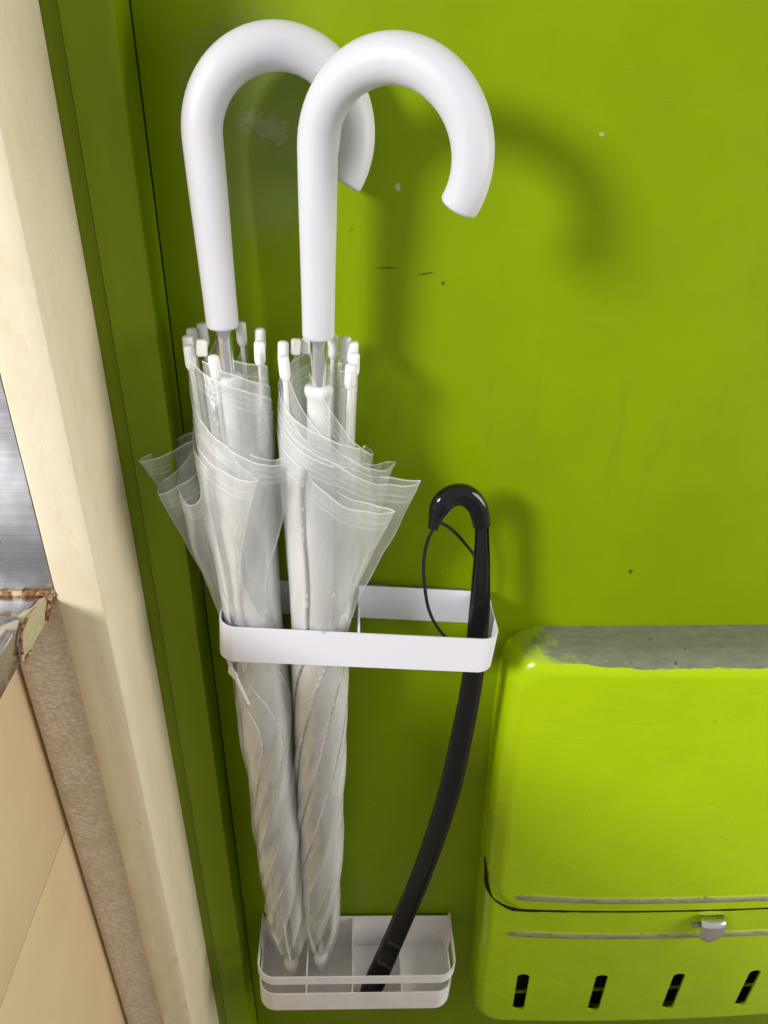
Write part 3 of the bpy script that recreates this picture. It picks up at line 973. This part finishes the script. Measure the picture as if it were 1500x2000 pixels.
# ================================================================== umbrellas
def make_umbrella(label, tip, neck, hook_ang, hook_R, hook_past, stem_top, flaps, phi0, rib_angles, seed, strap):
    tip, neck = Vector(tip), Vector(neck)
    ax = (neck - tip)
    Lh = ax.length
    zax = ax.normalized()
    xax = (Vector((1, 0, 0)) - zax * zax.x).normalized()
    yax = zax.cross(xax)
    root = empty('umbrella')
    root.matrix_world = Matrix.Translation(tip) @ Matrix((xax, yax, zax)).transposed().to_4x4()
    tag(root, label, 'umbrella', 'clear vinyl umbrellas in the rack')
    rs = random.Random(seed)
    # --- handle: straight stem, then a hook
    hd = Vector((math.cos(hook_ang), math.sin(hook_ang), 0))
    path, rad = [], []
    for k in range(16):
        z = Lh + (stem_top - Lh) * k / 15
        path.append(Vector((0, 0, z)))
        rad.append(0.0104 + 0.0012 * smooth01(k / 15))
    na = 44
    for k in range(1, na + 1):
        a = (PI + hook_past) * k / na
        path.append(hd * (hook_R - hook_R * math.cos(a)) + Vector((0, 0, stem_top + hook_R * math.sin(a))))
        rad.append(0.0116 + 0.0008 * smooth01(a / 1.5) - 0.0014 * smooth01((a - 2.0) / 1.6))
    v, f = tube(path, rad, 36, 0.22)
    mesh_obj('handle', v, f, M['handle'], root)
    # --- shaft and ferrule
    v, f = tube([(0, 0, 0.03), (0, 0, Lh * 0.5), (0, 0, Lh + 0.004)], 0.0054, 24, 0.0)
    mesh_obj('shaft', v, f, M['chrome'], root)
    v, f = lathe([(0.0002, 0.0), (0.0040, 0.0004), (0.0052, 0.003), (0.0062, 0.020), (0.0085, 0.028), (0.0088, 0.038), (0.006, 0.044), (0.001, 0.046)])
    mesh_obj('ferrule', v, f, M['cap'], root)
    # --- runner: sleeve with a collar
    zr = Lh - 0.035
    v, f = lathe([(0.0060, zr + 0.0005), (0.0082, zr + 0.0005), (0.0096, zr - 0.0015), (0.0098, zr - 0.0045), (0.0088, zr - 0.0075), (0.0078, zr - 0.010),
                  (0.0080, zr - 0.014), (0.0082, zr - 0.050), (0.0095, zr - 0.054), (0.0120, zr - 0.057), (0.0120, zr - 0.063), (0.0060, zr - 0.064)][::-1])
    mesh_obj('runner', v, f, M['cap'], root)
    # --- ribs with end caps
    z_ap = 0.040
    Lr = Lh - 0.010 - z_ap
    def r_in(s):
        return 0.0105 + 0.0092 * smooth01(s / 0.10) + 0.0022 * smooth01((s - 0.3) / 0.7) - 0.0012 * math.exp(-((s - 0.74) / 0.05) ** 2) + 0.0035 * smooth01((s - 0.80) / 0.20)
    def rib_r(s, k):
        return r_in(s) * (1.0 if s < 0.7 else 1.0) - 0.0018
    for i, (ra, dz) in enumerate(rib_angles):
        pts = []
        for k in range(15):
            s = 0.02 + 0.98 * k / 14
            rr = rib_r(s, i)
            aa = ra + 0.25 * (1 - s) * math.sin(i * 1.7)
            pts.append((rr * math.cos(aa), rr * math.sin(aa), z_ap + (Lr + dz - 0.012) * s))
        v, f = tube(pts, 0.00165, 8, 0.3)
        rb = mesh_obj('rib', v, f, M['rib'], root)
        e = Vector(pts[-1]); d = (Vector(pts[-1]) - Vector(pts[-2])).normalized()
        d = (d + Vector((rs.uniform(-.05, .05), rs.uniform(-.05, .05), 0))).normalized()
        v, f = tube([e - d * 0.003, e - d * 0.0018, e, e + d * 0.0105], [0.0027, 0.0034, 0.0037, 0.0036], 14, 0.55)
        mesh_obj('rib_cap', v, f, M['cap'], rb)
        # stretcher from the runner down to the rib
        q = Vector((0.0095 * math.cos(ra), 0.0095 * math.sin(ra), zr - 0.060))
        p2 = Vector(pts[7]) * 0.86; p2.z = pts[7][2]
        v, f = tube([q, (q + p2) / 2 + Vector((0.001 * math.cos(ra), 0.001 * math.sin(ra), 0)), p2], 0.0012, 6, 0.0)
        mesh_obj('stretcher', v, f, M['rib'], root)
    # --- canopy panels: each folded once and wound round the ribs
    W = 0.150
    g = 0.00062
    NS, NQ = 84, 30
    so = seed * 3.7
    def wrinkle(th, z, s):
        lo = smooth01((0.80 - s) / 0.35)
        tw = th - z * 10.0
        n1 = noise.noise(Vector((math.cos(tw) * 1.6 + so, math.sin(tw) * 1.6, z * 9)))
        n2 = noise.noise(Vector((math.cos(tw) * 3.4, math.sin(tw) * 3.4 + so, z * 30)))
        n3 = noise.noise(Vector((math.cos(th - z * 12) * 1.35 + so, math.sin(th - z * 12) * 1.35, z * 4)))
        rid = max(0.0, 1 - abs(n3) * 2.6) ** 2
        return (0.0010 + 0.0014 * lo) * n1 + 0.0004 * n2 + 0.0021 * lo * (rid - 0.35)
    for i in range(8):
        phi = phi0 + i * PI / 4
        fl = flaps.get(i)
        verts, uvs, faces = [], [], []
        NC = 2 * NQ + 1
        drop_i = (0.086 if fl else 0.080) + rs.uniform(-0.012, 0.012)
        for a in range(NS + 1):
            s = (a / NS)
            s = 0.015 + 0.985 * s
            w = W * (1.22 * s - 0.22 * s * s)
            r0 = r_in(s)
            if fl:
                free = fl['free'] * max(0.0, (s - fl['s0']) / (1.0 - fl['s0'])) ** fl.get('pow', 1.0)
            else:
                free = 0.0
            # wound part length -> angle, on a spiral r = r0 + g*psi/(pi/4)
            wound = max(w - free, 0.004)
            kk = g / (PI / 4)
            psi_end = (-r0 + math.sqrt(r0 * r0 + 2 * kk * wound)) / kk
            if fl:
                psi_h = fl['psi']
                psi_end = psi_end + (psi_h - psi_end) * smooth01((s - fl['s0'] + 0.16) / 0.26)
            wound = r0 * psi_end + kk * psi_end * psi_end / 2
            tot = wound + free
            col_pts = []
            def centre(q):
                if q <= wound:
                    psi = (-r0 + math.sqrt(r0 * r0 + 2 * kk * q)) / kk
                    rr = r0 + kk * psi
                    th = phi + psi
                    zloc = z_ap + s * Lr
                    rr += wrinkle(th, zloc, s)
                    return Vector((rr * math.cos(th), rr * math.sin(th))), Vector((math.cos(th), math.sin(th))), 0.0
                psi = psi_end
                rr = r0 + kk * psi
                th = phi + psi
                d = q - wound
                rr += wrinkle(th, z_ap + s * Lr, s)
                P = Vector((rr * math.cos(th), rr * math.sin(th)))
                h = th + PI / 2
                # free part leaves the bundle along the tangent and curls a little
                cv = fl.get('curl', 4.0)
                nst = 10
                for _ in range(nst):
                    h += cv * d / nst
                    P = P + Vector((math.cos(h), math.sin(h))) * (d / nst)
                N2 = Vector((math.sin(h), -math.cos(h)))
                zz = z_ap + s * Lr
                cr = noise.noise(Vector((d * 42 + i * 5.1, zz * 18, so))) * 0.0062 + noise.noise(Vector((d * 120 + i * 3.3, zz * 38, so + 7))) * 0.0016
                P = P + N2 * (cr * min(1.0, d / 0.015))
                return P, N2, d
            for b in range(NC):
                t = (b - NQ) / NQ          # -1 .. 1, 0 = fold
                k = 1 - abs(t)             # 0 at the rib, 1 at the fold
                k = 1 - (1 - k) ** 1.25 if fl else k
                if t < 0:
                    q = k * tot
                else:
                    q = r0 * PI / 4 * (1 - k) + k * tot
                P, N2, d = centre(min(q, tot))
                sgn = 1 if t < 0 else -1
                sep = g * 0.24 * min(1.0, (1 - k) * 12)
                if fl and free > 1e-5 and d > 0:
                    tt = d / free
                    sep += fl.get('loop', 0.004) * math.sqrt(max(0.0, 1 - (2 * tt - 1) ** 2)) ** 1.2 * min(1.0, free / 0.03) if tt < 1 else 0
                P = P + N2 * (sgn * sep)
                hk = max(0.0, min(1.0, q / max(tot, 1e-6)))
                dr = drop_i * (1 - (1 - hk) ** 2.1) if fl else drop_i * hk ** 1.15
                z = z_ap + s * (Lr - 0.006 - dr) + 0.0012 * noise.noise(Vector((P.x * 90, P.y * 90, i)))
                verts.append((P.x, P.y, z))
                ex = 0.0 if (t < 0 or d > 0) else (0.26 + 0.30 * smooth01((s - 0.45) / 0.22)) * smooth01((0.99 - s) / 0.14) * smooth01((s - 0.02) / 0.10)
                uvs.append((ex, (1 - s) * (Lr - dr)))
        for a in range(NS):
            for b in range(NC - 1):
                p = a * NC + b
                faces.append((p, p + 1, p + NC + 1, p + NC))
        mesh_obj('canopy_panel', verts, faces, M['vinyl'], root, True, uvs)
    if strap:
        v, f = tube(catmull(strap['band'], 6), 0.0016, 8, 0.4)
        sp = mesh_obj('strap', v, f, M['vinyl'], root, True, [(0.3, 0.005)] * len(v))
        bm = bmesh.new()
        add_box(bm, -0.0055, 0.0055, -0.0013, 0.0013, -0.0042, 0.0042)
        bmesh.ops.bevel(bm, geom=bm.edges[:], offset=0.0008, segments=2, affect='EDGES')
        c = bm_obj('snap', bm, M['tab'], sp, True, 50)
        c.location = strap['snap']; c.rotation_euler = strap['rot']
    # little square tabs of the closing strap between the ribs
    for (tx, ty, tz, rz) in strap_tabs.get(seed, []):
        bm = bmesh.new()
        add_box(bm, -0.0033, 0.0033, -0.0024, 0.0024, -0.0052, 0.0052)
        bmesh.ops.bevel(bm, geom=bm.edges[:], offset=0.0008, segments=2, affect='EDGES')
        c = bm_obj('strap_tab', bm, M['tab'], root, True, 50)
        c.location = (tx, ty, tz); c.rotation_euler = (0.1, 0.1, rz)
    return root

D = math.radians
strap_tabs = {1: [(-0.0125, -0.0125, 0.772, 0.3)], 2: [(-0.0150, 0.0060, 0.768, 0.2), (-0.0085, 0.0110, 0.767, 0.1)]}
# left umbrella: flaps hang out to the left and in front
make_umbrella('clear umbrella on the left, leaning, its loose vinyl flaps out to the left',
              (-0.0674, -0.0400, 0.2155), (-0.0822, -0.0410, 0.9990), D(15), 0.0455, D(33), 0.8910,
              {0: dict(free=0.068, s0=0.74, psi=D(132), loop=0.006, curl=5.0),
               1: dict(free=0.058, s0=0.74, psi=D(109), loop=0.008, curl=7.0),
               2: dict(free=0.050, s0=0.74, psi=D(96), loop=0.008, curl=8.0),
               3: dict(free=0.052, s0=0.75, psi=D(105), loop=0.007, curl=14.0),
               4: dict(free=0.050, s0=0.76, psi=D(112), loop=0.005, curl=16.0)},
              D(-26), [(D(158), 0.004), (D(180), 0.002), (D(135), 0.005), (D(205), -0.001), (D(262), -0.003), (D(345), 0.000), (D(20), 0.004), (D(70), 0.004)],
              1, dict(band=[(-0.0235, -0.0110, 0.512), (-0.0205, -0.0170, 0.506), (-0.0160, -0.0215, 0.496), (-0.0105, -0.0250, 0.480), (-0.0080, -0.0258, 0.472)],
                      snap=(-0.0185, -0.0205, 0.5010), rot=(0.10, 0.35, -0.75)))
# right umbrella: flaps hang out to the right
make_umbrella('clear umbrella on the right, upright, its loose vinyl flaps out to the right',
              (-0.0344, -0.0345, 0.2155), (-0.0206, -0.0455, 0.9942), D(-25), 0.0462, D(27), 0.8880,
              {0: dict(free=0.060, s0=0.74, psi=D(134), loop=0.006, curl=3.0),
               1: dict(free=0.070, s0=0.74, psi=D(112), loop=0.006, curl=3.0),
               2: dict(free=0.056, s0=0.76, psi=D(92), loop=0.006, curl=4.0),
               3: dict(free=0.046, s0=0.78, psi=D(76), loop=0.005, curl=8.0)},
              D(124), [(D(172), 0.003), (D(205), -0.002), (D(100), 0.000), (D(68), 0.002), (D(42), 0.003), (D(18), 0.003), (D(-8), -0.001), (D(-28), -0.006)],
              2, None)

# ================================================================== shoehorn
sh = empty('shoehorn', (0.0222, -0.061, 0.2165))
tag(sh, 'long black plastic shoehorn with hooked end standing right of the umbrellas', 'shoehorn')
horn = [(0.0212, -0.0612, 0.2165), (0.0427, -0.058, 0.3054), (0.0713, -0.054, 0.4269), (0.0917, -0.050, 0.5426), (0.1015, -0.047, 0.6486), (0.1044, -0.046, 0.7081),
        (0.1041, -0.045, 0.7626), (0.1023, -0.042, 0.8111), (0.0998, -0.040, 0.8456)]
hook = [(0.0998, -0.040, 0.8456), (0.0955, -0.040, 0.8605), (0.0878, -0.041, 0.8702), (0.0787, -0.043, 0.8735), (0.0698, -0.046, 0.8706), (0.0643, -0.048, 0.8616), (0.0614, -0.050, 0.8490)]
def sweep(path, sect):
    """sect(t) -> list of (a, b): a across, b towards the viewer side"""
    verts, faces = [], []
    n = len(path)
    m = None
    for i, p in enumerate(path):
        t = (path[min(i + 1, n - 1)] - path[max(i - 1, 0)]).normalized()
        nn = Vector((0, -1, 0)); nn = (nn - t * nn.dot(t)).normalized()
        w = nn.cross(t)
        s = sect(i / (n - 1))
        m = len(s)
        for a, b in s:
            verts.append(p + w * a + nn * b - Vector(sh.location))
    for i in range(n - 1):
        for k in range(m):
            k2 = (k + 1) % m
            faces.append((i * m + k, i * m + k2, (i + 1) * m + k2, (i + 1) * m + k))
    faces.append(tuple(reversed(range(m)))); faces.append(tuple(range((n - 1) * m, n * m)))
    return verts, faces
def blade_sect(t):
    hw = 0.0134 - 0.0024 * smooth01(t / 0.30) - 0.0022 * smooth01((t - 0.30) / 0.4) - 0.0036 * smooth01((t - 0.70) / 0.3)
    if t < 0.03: hw *= 0.72 + 0.28 * math.sqrt(max(0, 1 - (1 - t / 0.03) ** 2))
    th = 0.0030 + 0.0040 * smooth01((t - 0.45) / 0.5)
    rim = 0.0030
    pts = []
    for k in range(13):
        a = -1 + 2 * k / 12
        pts.append((a * hw, rim * (abs(a) ** 3) - 0.0004))
    for k in range(13):
        a = 1 - 2 * k / 12
        pts.append((a * hw * 0.985, -th + (rim + 0.4 * th) * (abs(a) ** 4)))
    return pts
def hook_sect(t):
    hw = 0.0068 + 0.0016 * math.sin(PI * min(1.0, t * 1.05)) - 0.0030 * smooth01((t - 0.75) / 0.25)
    b = 0.0065 - 0.0015 * smooth01((t - 0.7) / 0.3)
    pts = []
    for k in range(24):
        a = 2 * PI * k / 24
        x, y = math.cos(a), math.sin(a)
        groove = 0.0016 * math.exp(-((x - 0.35) / 0.22) ** 2) if y > 0 else 0.0
        pts.append((hw * math.copysign(abs(x) ** 0.8, x), b * math.copysign(abs(y) ** 0.8, y) - groove))
    return pts
v, f = sweep(catmull(horn, 10), blade_sect)
o = mesh_obj('blade', v, f, M['black'], sh); o.data.set_sharp_from_angle(angle=math.radians(55))
v, f = sweep(catmull(hook, 9), hook_sect)
mesh_obj('hook', v, f, M['black'], sh)
cord = [(0.0622, -0.051, 0.8500), (0.0576, -0.052, 0.838), (0.0559, -0.052, 0.8169), (0.0586, -0.050, 0.791), (0.0632, -0.048, 0.7689), (0.0715, -0.046, 0.7495), (0.0831, -0.045, 0.7349),
        (0.0988, -0.034, 0.7233), (0.1078, -0.022, 0.7361), (0.1076, -0.020, 0.7726), (0.1013, -0.024, 0.8024), (0.0884, -0.032, 0.8247), (0.0763, -0.040, 0.8421), (0.0655, -0.047, 0.8527)]
v, f = tube([p - Vector(sh.location) for p in catmull(cord, 8)], 0.00135, 8, 0.3)
mesh_obj('cord', v, f, M['cord'], sh)
